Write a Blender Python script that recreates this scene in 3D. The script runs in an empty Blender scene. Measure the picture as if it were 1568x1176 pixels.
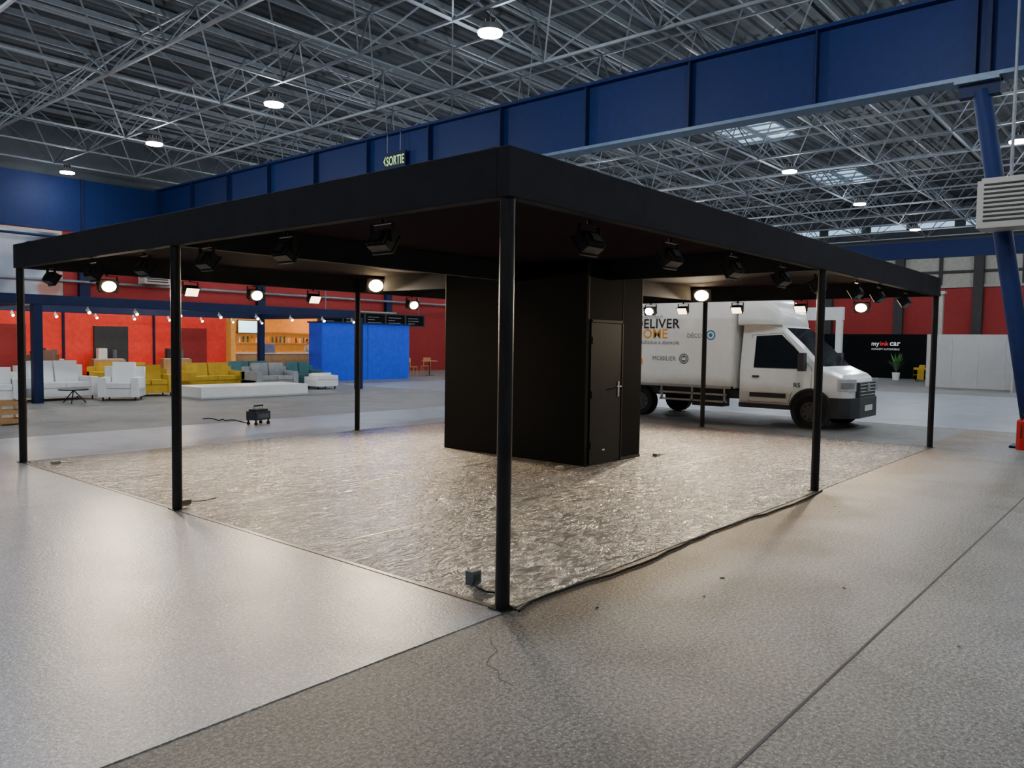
import bpy, math, random, bmesh
from mathutils import Vector, Matrix
random.seed(7)
S=bpy.context.scene
COL=S.collection

# ------------------------------------------------------------ materials
def new_mat(name):
    m=bpy.data.materials.new(name); m.use_nodes=True
    nt=m.node_tree; b=nt.nodes['Principled BSDF']
    return m,nt,b
def mat(name,c,rough=0.6,metal=0.0,var=0.12,scale=6.0,bump=0.0,bscale=40,emit=None,es=0,coat=0,spec=None):
    m,nt,b=new_mat(name)
    b.inputs['Roughness'].default_value=rough
    b.inputs['Metallic'].default_value=metal
    if coat: b.inputs['Coat Weight'].default_value=coat; b.inputs['Coat Roughness'].default_value=.1
    if spec is not None: b.inputs['Specular IOR Level'].default_value=spec
    tc=nt.nodes.new('ShaderNodeTexCoord')
    n=nt.nodes.new('ShaderNodeTexNoise'); n.inputs['Scale'].default_value=scale; n.inputs['Detail'].default_value=5
    nt.links.new(tc.outputs['Object'],n.inputs['Vector'])
    r=nt.nodes.new('ShaderNodeValToRGB')
    r.color_ramp.elements[0].position=.3; r.color_ramp.elements[1].position=.7
    r.color_ramp.elements[0].color=[max(0,x*(1-var)) for x in c]+[1]
    r.color_ramp.elements[1].color=[min(1,x*(1+var)) for x in c]+[1]
    nt.links.new(n.outputs['Fac'],r.inputs['Fac']); nt.links.new(r.outputs['Color'],b.inputs['Base Color'])
    if bump:
        n2=nt.nodes.new('ShaderNodeTexNoise'); n2.inputs['Scale'].default_value=bscale; n2.inputs['Detail'].default_value=4
        nt.links.new(tc.outputs['Object'],n2.inputs['Vector'])
        bp=nt.nodes.new('ShaderNodeBump'); bp.inputs['Strength'].default_value=bump; bp.inputs['Distance'].default_value=.01
        nt.links.new(n2.outputs['Fac'],bp.inputs['Height']); nt.links.new(bp.outputs['Normal'],b.inputs['Normal'])
    if emit:
        b.inputs['Emission Color'].default_value=list(emit)+[1]; b.inputs['Emission Strength'].default_value=es
        m.cycles.emission_sampling='NONE'
    return m

def floor_mat(name,c_lo,c_hi,speck_lo,speck_hi,rough,big=.35,bump=.25,stain=(.5,.45,.38),stain_amt=.25,dirt_lamp_tint=False,white=.3):
    m,nt,b=new_mat(name); L=nt.links.new; N=nt.nodes.new
    tc=N('ShaderNodeTexCoord')
    n1=N('ShaderNodeTexNoise'); n1.inputs['Scale'].default_value=big; n1.inputs['Detail'].default_value=8; n1.inputs['Roughness'].default_value=.6
    n2=N('ShaderNodeTexNoise'); n2.inputs['Scale'].default_value=42; n2.inputs['Detail'].default_value=4; n2.inputs['Roughness'].default_value=.7
    n3=N('ShaderNodeTexNoise'); n3.inputs['Scale'].default_value=1.3; n3.inputs['Detail'].default_value=9; n3.inputs['Distortion'].default_value=.8
    n5=N('ShaderNodeTexNoise'); n5.inputs['Scale'].default_value=80; n5.inputs['Detail'].default_value=1
    for n in (n1,n2,n3,n5): L(tc.outputs['Object'],n.inputs['Vector'])
    r1=N('ShaderNodeValToRGB'); r1.color_ramp.elements[0].position=.35; r1.color_ramp.elements[1].position=.65
    r1.color_ramp.elements[0].color=list(c_lo)+[1]; r1.color_ramp.elements[1].color=list(c_hi)+[1]
    L(n1.outputs['Fac'],r1.inputs['Fac'])
    r2=N('ShaderNodeMapRange'); r2.inputs[1].default_value=.4; r2.inputs[2].default_value=.62; r2.inputs[3].default_value=speck_lo; r2.inputs[4].default_value=speck_hi
    L(n2.outputs['Fac'],r2.inputs[0])
    mx=N('ShaderNodeVectorMath'); mx.operation='SCALE'
    L(r1.outputs['Color'],mx.inputs[0]); L(r2.outputs[0],mx.inputs['Scale'])
    r5=N('ShaderNodeMapRange'); r5.inputs[1].default_value=.61; r5.inputs[2].default_value=.68; r5.inputs[3].default_value=0; r5.inputs[4].default_value=white; L(n5.outputs['Fac'],r5.inputs[0])
    ma=N('ShaderNodeVectorMath'); ma.operation='ADD'; L(mx.outputs[0],ma.inputs[0]); L(r5.outputs[0],ma.inputs[1])
    r3=N('ShaderNodeValToRGB'); r3.color_ramp.elements[0].position=.5; r3.color_ramp.elements[1].position=.72
    r3.color_ramp.elements[0].color=(0,0,0,1); r3.color_ramp.elements[1].color=[stain_amt]*3+[1]
    L(n3.outputs['Fac'],r3.inputs['Fac'])
    mx2=N('ShaderNodeMix'); mx2.data_type='RGBA'; mx2.blend_type='MULTIPLY'
    L(r3.outputs['Color'],mx2.inputs[0]); L(ma.outputs[0],mx2.inputs[6]); mx2.inputs[7].default_value=list(stain)+[1]
    out=mx2.outputs[2]
    if dirt_lamp_tint:
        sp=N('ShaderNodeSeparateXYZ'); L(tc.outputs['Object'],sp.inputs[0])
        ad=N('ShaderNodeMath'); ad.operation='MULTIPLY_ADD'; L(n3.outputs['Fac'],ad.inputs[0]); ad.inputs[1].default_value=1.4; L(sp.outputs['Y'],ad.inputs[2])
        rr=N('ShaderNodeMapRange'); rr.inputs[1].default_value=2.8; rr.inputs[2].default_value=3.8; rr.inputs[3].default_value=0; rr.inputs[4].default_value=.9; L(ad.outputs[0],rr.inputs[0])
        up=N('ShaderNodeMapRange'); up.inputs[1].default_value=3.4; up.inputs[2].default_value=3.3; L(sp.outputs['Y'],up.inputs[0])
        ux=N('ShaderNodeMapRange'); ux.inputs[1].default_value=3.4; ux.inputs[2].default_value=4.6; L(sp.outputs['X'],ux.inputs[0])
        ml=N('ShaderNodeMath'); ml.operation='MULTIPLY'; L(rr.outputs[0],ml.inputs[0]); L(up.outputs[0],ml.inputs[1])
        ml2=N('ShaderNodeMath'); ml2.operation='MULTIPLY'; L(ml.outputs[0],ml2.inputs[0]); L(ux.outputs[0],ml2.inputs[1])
        m3=N('ShaderNodeMix'); m3.data_type='RGBA'; m3.blend_type='MULTIPLY'; L(ml2.outputs[0],m3.inputs[0]); L(out,m3.inputs[6]); m3.inputs[7].default_value=(1,.70,.43,1)  # brown residue plus warm lamp light, painted into the floor colour
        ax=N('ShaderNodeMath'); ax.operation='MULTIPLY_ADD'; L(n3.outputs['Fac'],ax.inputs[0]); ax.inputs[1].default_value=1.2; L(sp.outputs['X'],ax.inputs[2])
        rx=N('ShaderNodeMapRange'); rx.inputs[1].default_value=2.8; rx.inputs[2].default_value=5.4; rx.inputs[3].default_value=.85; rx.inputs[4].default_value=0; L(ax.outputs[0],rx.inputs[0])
        m4=N('ShaderNodeMix'); m4.data_type='RGBA'; m4.blend_type='MULTIPLY'; L(rx.outputs[0],m4.inputs[0]); L(m3.outputs[2],m4.inputs[6]); m4.inputs[7].default_value=(.45,.45,.42,1)  # darkens the floor colour towards low X
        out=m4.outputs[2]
    L(out,b.inputs['Base Color'])
    mr=N('ShaderNodeMapRange'); mr.inputs[3].default_value=rough-.08; mr.inputs[4].default_value=rough+.12
    L(n3.outputs['Fac'],mr.inputs[0]); L(mr.outputs[0],b.inputs['Roughness'])
    bp=N('ShaderNodeBump'); bp.inputs['Strength'].default_value=bump; bp.inputs['Distance'].default_value=.008
    L(n2.outputs['Fac'],bp.inputs['Height']); L(bp.outputs['Normal'],b.inputs['Normal'])
    return m

M={}
M['concrete']=floor_mat('asphalt_floor',(.135,.134,.126),(.185,.183,.173),.45,1.6,.55,bump=.6,stain=(.62,.56,.48),stain_amt=.5,dirt_lamp_tint=True,white=.3)
M['coated']=floor_mat('pale_coated_floor',(.235,.245,.275),(.30,.31,.34),.78,1.22,.30,bump=.4,stain=(.7,.7,.72),stain_amt=.5,white=.3)
M['coated2']=floor_mat('pale_aisle_floor',(.24,.27,.31),(.32,.35,.39),.9,1.06,.36,bump=.1,stain=(.7,.7,.72),stain_amt=.5,white=.05)
def film():
    m,nt,b=new_mat('crinkled_plastic_film'); L=nt.links.new; N=nt.nodes.new
    tc=N('ShaderNodeTexCoord')
    mp=N('ShaderNodeMapping'); mp.inputs['Rotation'].default_value=(0,0,.7); mp.inputs['Scale'].default_value=(1,2.1,1)
    L(tc.outputs['Object'],mp.inputs['Vector'])
    n=N('ShaderNodeTexNoise'); n.inputs['Scale'].default_value=5; n.inputs['Detail'].default_value=3; n.inputs['Distortion'].default_value=1.5; n.inputs['Roughness'].default_value=.55
    L(mp.outputs[0],n.inputs['Vector'])
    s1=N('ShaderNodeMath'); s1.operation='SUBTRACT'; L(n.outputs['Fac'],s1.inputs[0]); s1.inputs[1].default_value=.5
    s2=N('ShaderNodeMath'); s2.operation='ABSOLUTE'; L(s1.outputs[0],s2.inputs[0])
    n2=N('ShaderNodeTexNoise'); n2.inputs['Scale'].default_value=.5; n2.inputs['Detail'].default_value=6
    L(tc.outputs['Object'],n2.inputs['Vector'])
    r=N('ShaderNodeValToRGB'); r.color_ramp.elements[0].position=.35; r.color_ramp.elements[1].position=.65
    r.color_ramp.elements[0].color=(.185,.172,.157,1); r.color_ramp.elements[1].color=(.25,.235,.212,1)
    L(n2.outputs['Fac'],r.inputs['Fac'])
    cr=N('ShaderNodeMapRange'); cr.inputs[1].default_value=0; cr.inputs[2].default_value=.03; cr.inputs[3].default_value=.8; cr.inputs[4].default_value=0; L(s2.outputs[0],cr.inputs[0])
    mx=N('ShaderNodeMix'); mx.data_type='RGBA'; L(cr.outputs[0],mx.inputs[0]); L(r.outputs['Color'],mx.inputs[6]); mx.inputs[7].default_value=(.85,.80,.72,1)  # whitish crease lines in the base colour also stand in for glints
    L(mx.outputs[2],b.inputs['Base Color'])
    b.inputs['Roughness'].default_value=.38
    b.inputs['Coat Weight'].default_value=1; b.inputs['Coat Roughness'].default_value=.10
    bp=N('ShaderNodeBump'); bp.inputs['Strength'].default_value=1; bp.inputs['Distance'].default_value=.11; bp.invert=True
    L(s2.outputs[0],bp.inputs['Height']); L(bp.outputs['Normal'],b.inputs['Normal']); L(bp.outputs['Normal'],b.inputs['Coat Normal'])
    return m
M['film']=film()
M['black']=mat('black_painted_panel',(.0025,.003,.004),.65,spec=.06)
M['blackcloth']=mat('black_stretch_cloth',(.018,.019,.023),.9,bump=.1,bscale=12,spec=.2)
M['ceilcloth']=mat('dark_canopy_lining',(.013,.008,.011),.9,bump=.1,bscale=6,spec=.05)
M['blackmetal']=mat('black_powder_coat',(.008,.008,.009),.35,spec=.35)
M['doorblack']=mat('door_black',(.010,.010,.012),.5,spec=.15)
M['steel']=mat('galvanised_steel',(.17,.19,.215),.5,.3)
M['deck']=mat('roof_deck',(.028,.036,.044),.7)
M['navy']=mat('navy_beam_paint',(.0015,.013,.080),.6,spec=.25)
M['navyd']=mat('navy_dark_paint',(.0015,.008,.045),.6,spec=.25)
M['flange']=mat('beam_flange_grey',(.09,.15,.24),.5)
M['blueb']=mat('glowing_blue_panel',(.008,.06,.65),.7,emit=(.01,.05,.7),es=.07)  # faint emission paints extra brightness into the blue panel
M['red']=mat('red_wall_paint',(.25,.008,.007),.7)
M['redb']=mat('glowing_red_panel',(.8,.025,.008),.6,emit=(.9,.03,.01),es=.06)  # red panel emits slightly, brightness put into its colour
M['white']=mat('white_paint',(.78,.78,.76),.4,var=.04)
M['offw']=mat('offwhite_panel',(.32,.31,.27),.7)
M['greypanel']=mat('grey_partition',(.42,.42,.41),.7,var=.05)
M['truckwhite']=mat('truck_white_paint',(.92,.91,.87),.3,var=.03,coat=.4)
M['plasticdk']=mat('dark_bumper_plastic',(.025,.028,.03),.55)
M['glass']=mat('dark_glass',(.012,.016,.02),.06,var=.02)
M['rubber']=mat('tyre_rubber',(.012,.012,.012),.85)
M['rim']=mat('wheel_steel',(.09,.09,.10),.4,.6)
M['alu']=mat('aluminium',(.5,.5,.5),.35,.8)
M['lampglass']=mat('headlight_glass',(.55,.58,.62),.12,coat=.6)
M['txtdark']=mat('dark_lettering',(.015,.015,.03),.6)
M['txtorange']=mat('orange_lettering',(.85,.36,.02),.6)
M['txtblue']=mat('blue_badge',(.02,.2,.42),.6)
M['txtgrey']=mat('grey_badge',(.10,.12,.14),.6)
M['txtwhite']=mat('white_lettering',(.8,.8,.8),.6,emit=(.8,.8,.8),es=.3)
M['txtred']=mat('red_lettering',(.8,.02,.03),.6,emit=(.8,.02,.03),es=.3)
M['sortie']=mat('exit_sign_letters',(.5,.8,.25),.5,emit=(.42,.70,.16),es=.8)
M['warm']=mat('lit_flood_lens',(1,.85,.6),.3,emit=(1,.70,.36),es=70)
M['warmdim']=mat('flood_lens_dim',(1,.85,.6),.3,emit=(1,.75,.45),es=6)
M['cool']=mat('highbay_lens',(1,1,1),.3,emit=(.9,.95,1),es=80)
M['spotw']=mat('spot_lens',(1,1,1),.3,emit=(1,.85,.6),es=25)
M['sky']=mat('skylight_glazing',(.6,.8,1),.3,emit=(.45,.72,1),es=.9)
M['screen']=mat('lit_screen',(.3,.6,.8),.3,emit=(.35,.75,1),es=2.5)
M['sofaw']=mat('white_upholstery',(.85,.85,.84),.85,var=.03,bump=.2)
M['sofag']=mat('grey_upholstery',(.28,.29,.30),.9,bump=.2)
M['sofay']=mat('mustard_upholstery',(.50,.32,.015),.85,bump=.2)
M['sofat']=mat('teal_upholstery',(.05,.15,.16),.85,bump=.2)
M['sofab']=mat('brown_leather',(.15,.055,.03),.5,bump=.2)
M['wood']=mat('pine_wood',(.45,.25,.10),.6)
M['warmwall']=mat('glowing_cafe_wall',(.6,.28,.06),.7,emit=(1,.4,.06),es=.25)  # orange lighting put into the wall colour as emission
M['leaf']=mat('plant_leaf',(.04,.14,.03),.6)
M['skin']=mat('skin',(.5,.28,.2),.6)
M['hair']=mat('dark_hair',(.03,.015,.01),.7)
M['acgrey']=mat('heater_casing',(.36,.35,.31),.5,var=.06)
M['slot']=mat('louver_shade_and_black',(.03,.03,.03),.8)  # black for dark parts, and painted shade in louver gaps
M['extred']=mat('extinguisher_red',(.6,.01,.01),.3)
M['joint']=mat('floor_joint_sealant',(.05,.05,.05),.8)
M['tape']=mat('film_seam_tape',(.10,.085,.07),.4)

# ------------------------------------------------------------ mesh builder
class MB:
    def __init__(s): s.v=[];s.f=[];s.m=[];s.sm=[];s.mats=[]
    def mi(s,m):
        m=M[m] if isinstance(m,str) else m
        if m not in s.mats: s.mats.append(m)
        return s.mats.index(m)
    def add(s,vs,fs,m,smooth=False,X=None):
        o=len(s.v); k=s.mi(m)
        for v in vs: s.v.append((X@Vector(v)) if X is not None else Vector(v))
        for f in fs: s.f.append([o+i for i in f]); s.m.append(k); s.sm.append(smooth)
    def box(s,x0,x1,y0,y1,z0,z1,m,X=None):
        vs=[(x0,y0,z0),(x1,y0,z0),(x1,y1,z0),(x0,y1,z0),(x0,y0,z1),(x1,y0,z1),(x1,y1,z1),(x0,y1,z1)]
        s.add(vs,[(0,3,2,1),(4,5,6,7),(0,1,5,4),(1,2,6,5),(2,3,7,6),(3,0,4,7)],m,X=X)
    def tube(s,p,q,r,m,n=8,r2=None,cap=True,smooth=True,X=None):
        p=Vector(p);q=Vector(q); d=(q-p)
        if d.length<1e-6: return
        d.normalize(); a=Vector((0,0,1)) if abs(d.z)<.9 else Vector((1,0,0))
        u=d.cross(a).normalized(); w=d.cross(u); r2=r if r2 is None else r2
        vs=[];fs=[]
        for i in range(n):
            t=2*math.pi*(i+.5)/n; e=u*math.cos(t)+w*math.sin(t)
            vs+= [p+e*r,q+e*r2]
        for i in range(n):
            j=(i+1)%n; fs.append((2*i,2*i+1,2*j+1,2*j))
        s.add(vs,fs,m,smooth and n>4,X)
        if cap:
            s.add([vs[2*i] for i in range(n)],[tuple(range(n))],m,False,X)
            s.add([vs[2*i+1] for i in range(n)],[tuple(reversed(range(n)))],m,False,X)
    def poly(s,pts,r,m,n=6):
        for a,b in zip(pts[:-1],pts[1:]): s.tube(a,b,r,m,n)
    def prism(s,pts,h0,h1,m,X=None,flip=False):
        n=len(pts); vs=[(p[0],p[1],h0) for p in pts]+[(p[0],p[1],h1) for p in pts]
        fs=[tuple(reversed(range(n))),tuple(range(n,2*n))]+[(i,(i+1)%n,n+(i+1)%n,n+i) for i in range(n)]
        s.add(vs,fs,m,X=X)
    def sph(s,c,r,m,nu=12,nv=8,X=None):
        if not hasattr(r,'__len__'): r=(r,r,r)
        vs=[];fs=[]
        for j in range(nv+1):
            t=math.pi*j/nv
            for i in range(nu):
                p=2*math.pi*i/nu
                vs.append((c[0]+r[0]*math.sin(t)*math.cos(p),c[1]+r[1]*math.sin(t)*math.sin(p),c[2]+r[2]*math.cos(t)))
        for j in range(nv):
            for i in range(nu):
                k=(i+1)%nu; fs.append((j*nu+i,(j+1)*nu+i,(j+1)*nu+k,j*nu+k))
        s.add(vs,fs,m,True,X)
    def text(s,body,o,xd,yd,m,width=None,size=1,bold=0.0,depth=.004):
        cu=bpy.data.curves.new('t','FONT'); cu.body=body; cu.size=size; cu.offset=bold; cu.resolution_u=3; cu.space_character=1.0+bold*3
        ob=bpy.data.objects.new('t',cu); COL.objects.link(ob)
        dg=bpy.context.evaluated_depsgraph_get(); me=bpy.data.meshes.new_from_object(ob.evaluated_get(dg))
        xs=[v.co.x for v in me.vertices]; ys=[v.co.y for v in me.vertices]
        if xs:
            k=(width/(max(xs)-min(xs))) if width else 1
            x0=min(xs);xd=Vector(xd);yd=Vector(yd);nn=xd.cross(yd)
            kk=k if width else 1
            vs=[Vector(o)+xd*((v.co.x-x0)*kk)+yd*(v.co.y*kk)+nn*depth for v in me.vertices]
            s.add(vs,[tuple(p.vertices) for p in me.polygons],m)
        bpy.data.objects.remove(ob); bpy.data.meshes.remove(me); bpy.data.curves.remove(cu)
    def mesh(s,name):
        me=bpy.data.meshes.new(name); me.from_pydata([tuple(v) for v in s.v],[],s.f)
        for m in s.mats: me.materials.append(m)
        for p,k,sm in zip(me.polygons,s.m,s.sm): p.material_index=k; p.use_smooth=sm
        me.update(); return me
    def obj(s,name,bevel=0,seg=2,origin=None,parent=None,subsurf=0):
        if origin is None:
            n=len(s.v); lo=[min(v[i] for v in s.v) for i in range(3)]; hi=[max(v[i] for v in s.v) for i in range(3)]
            origin=Vector(((lo[0]+hi[0])/2,(lo[1]+hi[1])/2,lo[2]))
        origin=Vector(origin)
        s.v=[v-origin for v in s.v]
        o=bpy.data.objects.new(name,s.mesh(name)); COL.objects.link(o); o.location=origin
        if parent is not None: o.parent=parent; o.location=origin-parent.location
        if bevel:
            b=o.modifiers.new('bevel','BEVEL'); b.width=bevel; b.segments=seg; b.limit_method='ANGLE'; b.angle_limit=math.radians(40)
        return o
def empty(name,loc):
    e=bpy.data.objects.new(name,None); COL.objects.link(e); e.location=loc; e.empty_display_size=.3; return e
def T(x,y,z,rz=0): return Matrix.Translation((x,y,z))@Matrix.Rotation(math.radians(rz),4,'Z')

# ------------------------------------------------------------ hall shell
X0,X1,Y0,Y1=-14,52,-14,34
ZD=10.3
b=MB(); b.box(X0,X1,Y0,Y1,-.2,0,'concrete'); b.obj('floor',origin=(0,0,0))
b=MB(); b.box(-10,3.73,3.17,14.7,0,.004,'coated'); b.obj('floor_coating',origin=(0,0,0))
b=MB(); b.box(3.73,18.9,11.85,14.7,0,.004,'coated2'); b.box(18.9,33,-13,25,0,.004,'coated2'); b.obj('floor_aisle',origin=(0,0,0))
b=MB()
b.box(-10,40,1.29,1.305,0,.002,'joint'); b.box(-10,30,-3.7,-3.67,0,.002,'joint')
pts=[(3.30,2.95),(3.24,2.88),(3.2,2.8),(3.1,2.77),(3.02,2.72),(3.0,2.62),(2.93,2.55),(2.92,2.45)]
for p,q in zip(pts[:-1],pts[1:]): b.tube((p[0],p[1],-.003),(q[0],q[1],-.003),.005,'joint',5)
b.obj('trim_floor_joints',origin=(0,0,0))

b=MB(); y=Y0; prof=[]
while y<Y1:
    prof+= [(y,ZD),(y+.18,ZD),(y+.22,ZD-.07),(y+.36,ZD-.07)]; y+=.4
prof.append((Y1,ZD))
vs=[]
for (yy,zz) in prof: vs+= [(X0,min(yy,Y1),zz),(X1,min(yy,Y1),zz)]
b.add(vs,[(2*i,2*i+1,2*i+3,2*i+2) for i in range(len(prof)-1)],'deck')
b.box(X0,X1,Y0,Y1,ZD+.1,ZD+.2,'deck')
b.obj('ceiling',origin=(0,0,ZD))

# walls
b=MB()
b.box(X0,X1,Y1,Y1+.3,0,5.9,'red'); b.box(X0,X1,Y1-.05,Y1+.3,5.9,8.0,'navy'); b.box(X0,X1,Y1,Y1+.3,8,ZD+.1,'deck')
x=X0+3
while x<X1:
    b.box(x-.2,x+.2,Y1-.25,Y1,0,5.9,'navyd'); b.box(x-.06,x+.06,Y1-.12,Y1-.05,5.9,8,'navyd'); x+=8
b.tube((X0,Y1-.3,3.9),(X1,Y1-.3,3.9),.06,'steel',6)
b.tube((X0,Y1-.3,5.6),(X1,Y1-.3,5.6),.05,'navyd',6)
b.obj('wall_left')
b=MB()
b.box(X1,X1+.3,Y0,Y1,0,5.4,'red'); b.box(X1,X1+.3,Y0,Y1,5.4,7.1,'offw'); b.box(X1-.2,X1+.3,Y0,Y1,7.1,8.1,'navy'); b.box(X1,X1+.3,Y0,Y1,8.1,ZD+.1,'deck')
y=Y0+2
while y<Y1:
    b.box(X1-.35,X1,y-.25,y+.25,0,7.1,'slot'); b.box(X1-.1,X1,y+1.9,y+2.1,5.4,7.1,'slot'); y+=4.2
b.box(X1-.15,X1,Y0,Y1,6.15,6.3,'slot'); b.box(X1-.15,X1,Y0,Y1,5.3,5.45,'offw')
b.obj('wall_back')
b=MB(); b.box(X0-.3,X0,Y0,Y1,0,5.9,'offw'); b.box(X0-.3,X0,Y0,Y1,5.9,8.0,'navy'); b.box(X0-.3,X0,Y0,Y1,8,ZD+.1,'deck'); b.obj('wall_front')
b=MB(); b.box(X0,X1,Y0-.3,Y0,0,5.9,'offw'); b.box(X0,X1,Y0-.3,Y0,5.9,8.0,'navy'); b.box(X0,X1,Y0-.3,Y0,8,ZD+.1,'deck'); b.obj('wall_right')
b=MB(); y=Y0+1
while y<Y1-3:
    b.box(X1-.06,X1-.01,y,y+2.0,8.9,9.2,'sky'); b.box(X1-.08,X1,y-.06,y+2.06,8.84,8.9,'steel'); b.box(X1-.08,X1,y-.06,y+2.06,9.2,9.26,'steel'); y+=2.6
b.obj('window_1')

# space frame roof
b=MB(); mod=3.0; zt,zb=9.95,8.2; r=.024
nx=int((X1-X0)/mod); ny=int((Y1-Y0)/mod)
for i in range(nx+1):
    x=X0+i*mod
    b.tube((x,Y0,zt),(x,Y1,zt),.035,'steel',4,cap=False)
    if i<nx: b.tube((x+mod/2,Y0+mod/2,zb),(x+mod/2,Y1-mod/2,zb),.045,'steel',4,cap=False)
for j in range(ny+1):
    y=Y0+j*mod
    b.tube((X0,y,zt),(X1,y,zt),.035,'steel',4,cap=False)
    if j<ny: b.tube((X0+mod/2,y+mod/2,zb),(X1-mod/2,y+mod/2,zb),.035,'steel',4,cap=False)
for i in range(nx):
    for j in range(ny):
        x=X0+i*mod;y=Y0+j*mod;c=(x+mod/2,y+mod/2,zb)
        for dx in(0,mod):
            for dy in (0,mod): b.tube(c,(x+dx,y+dy,zt),r,'steel',4,cap=False)
y=Y0+1.5
while y<Y1: b.box(X0,X1,y-.03,y+.03,10.05,10.2,'steel'); y+=1.5
b.obj('roof_space_frame',origin=(0,0,zb))

def skylight(cx,cy,sx,sy):
    b=MB(); z=ZD-.18
    b.box(cx-sx/2,cx+sx/2,cy-sy/2,cy+sy/2,z,z+.03,'sky')
    n=4
    for i in range(n+1):
        x=cx-sx/2+sx*i/n; b.box(x-.04,x+.04,cy-sy/2,cy+sy/2,z-.05,z,'steel')
    for yy in (cy-sy/2,cy,cy+sy/2): b.box(cx-sx/2,cx+sx/2,yy-.05,yy+.05,z-.06,z,'steel')
    b.obj('skylight_window')
skylight(29.8,13.1,3,2.4); skylight(40.5,13.2,3.4,2.4); skylight(29.8,-2,3,2.4)

# blue plate girders
b=MB(); bx=16.2
b.box(bx-.02,bx+.02,Y0,Y1-.05,6.55,8.0,'navy')
b.box(bx-.22,bx+.22,Y0,Y1-.05,6.48,6.55,'flange'); b.box(bx-.22,bx+.22,Y0,Y1-.05,8.0,8.07,'navy')
y=8.6-2.8*8
while y<Y1: 
    b.box(bx-.18,bx-.02,y-.02,y+.02,6.55,8.0,'navyd'); b.box(bx+.02,bx+.18,y-.02,y+.02,6.55,8.0,'navyd'); y+=2.8
b.obj('roof_girder')
b=MB(); bx2=-9
b.box(bx2-.02,bx2+.02,Y0,Y1-.05,6.55,8.0,'navy'); b.box(bx2-.22,bx2+.22,Y0,Y1-.05,6.48,6.55,'flange'); b.box(bx2-.22,bx2+.22,Y0,Y1-.05,8.0,8.07,'navy')
b.obj('roof_girder')
b=MB()
b.tube((16.2,1.85,0),(16.2,2.9,6.3),.15,'navy',16); b.tube((16.2,1.5,0),(16.2,.45,6.3),.15,'navy',16)
b.box(15.95,16.45,1.2,2.2,0,.04,'navyd')
b.box(16.1,16.3,2.6,3.25,6.2,6.48,'navyd'); b.box(15.95,16.45,2.6,3.3,6.42,6.48,'flange'); b.box(15.95,16.45,.1,.8,6.2,6.48,'navyd')
b.box(15.99,16.17,2.75,2.82,6.5,8.0,'navyd')
b.obj('inclined_column')
b=MB()
b.box(15.35,15.9,1.85,2.75,3.75,4.55,'acgrey')
for i in range(9):
    z=3.86+i*.075; b.box(15.335,15.36,1.95,2.65,z,z+.035,'slot')
for i in range(9):
    z=3.86+i*.075; b.box(15.45,15.8,2.745,2.765,z,z+.035,'slot')
b.box(15.4,15.85,1.9,2.7,4.55,4.6,'acgrey'); b.box(15.9,16.04,2.0,2.1,3.8,3.86,'steel'); b.box(15.9,16.04,2.4,2.5,4.4,4.46,'steel')
b.tube((15.6,2.3,4.6),(15.6,2.3,8.2),.03,'steel',6)
b.obj('unit_heater',bevel=.015)
b=MB(); ex=15.8
b.tube((ex,2.0,.0),(ex,2.0,.48),.08,'extred',14); b.sph((ex,2.0,.48),(.08,.08,.06),'extred'); b.tube((ex,2,.5),(ex,2,.6),.02,'blackmetal'); b.box(ex-.08,ex+.08,1.985,2.015,.59,.62,'blackmetal'); b.tube((ex-.05,2,.56),(ex-.1,2,.2),.012,'blackmetal')
b.obj('fire_extinguisher')

# exit sign
b=MB(); b.box(16.0,16.06,17.95,18.95,6.93,7.45,'navyd')
b.tube((16.03,18.2,7.45),(16.03,18.2,8.1),.015,'steel',5); b.tube((16.03,18.8,7.45),(16.03,18.8,8.1),.015,'steel',5)
b.text('SORTIE',(16.0,18.8,7.06),(0,-1,0),(0,0,1.6),'sortie',width=.8,bold=.008,depth=.004)
b.add([(15.995,18.94,7.2),(15.995,18.84,7.36),(15.995,18.84,7.3),(15.995,18.89,7.2),(15.995,18.84,7.12),(15.995,18.84,7.06)],[(0,1,2,3),(0,3,4,5)],'sortie')
b.obj('exit_sign')

def bay_mesh():
    b=MB()
    b.tube((0,0,.04),(0,0,.18),.26,'alu',20,r2=.2); b.tube((0,0,.18),(0,0,.3),.12,'slot',12); b.tube((0,0,.3),(0,0,.75),.012,'steel',6)
    b.tube((0,0,0),(0,0,.05),.24,'cool',20)
    for i in range(8):
        a=i*math.pi/4; b.tube((.14*math.cos(a),.14*math.sin(a),.18),(.14*math.cos(a),.14*math.sin(a),.26),.012,'alu',5)
    return b.mesh('highbay_lamp')
bm=bay_mesh()
for x in (-4,4,11.75,19.5,27.4,35.3,44.5):
    for y in (-8,-2.5,3.9,10.7,18.3,25,32):
        if x==-4 and y>20: continue
        o=bpy.data.objects.new('highbay_lamp',bm); COL.objects.link(o); o.location=(x,y,7.8)
for x in (-4,4,11.75,19.5,27.4,35.3,44.5):
    for y in (-2.5,3.9,10.7,18.3,25,32):
        if x<0 and y>11: continue
        l=bpy.data.lights.new('highbay_light','POINT'); l.energy=140 if y>30 else 320; l.color=(.86,.93,1); l.shadow_soft_size=.2
        o=bpy.data.objects.new('highbay_light',l); COL.objects.link(o); o.location=(x,y,7.55)

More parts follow.
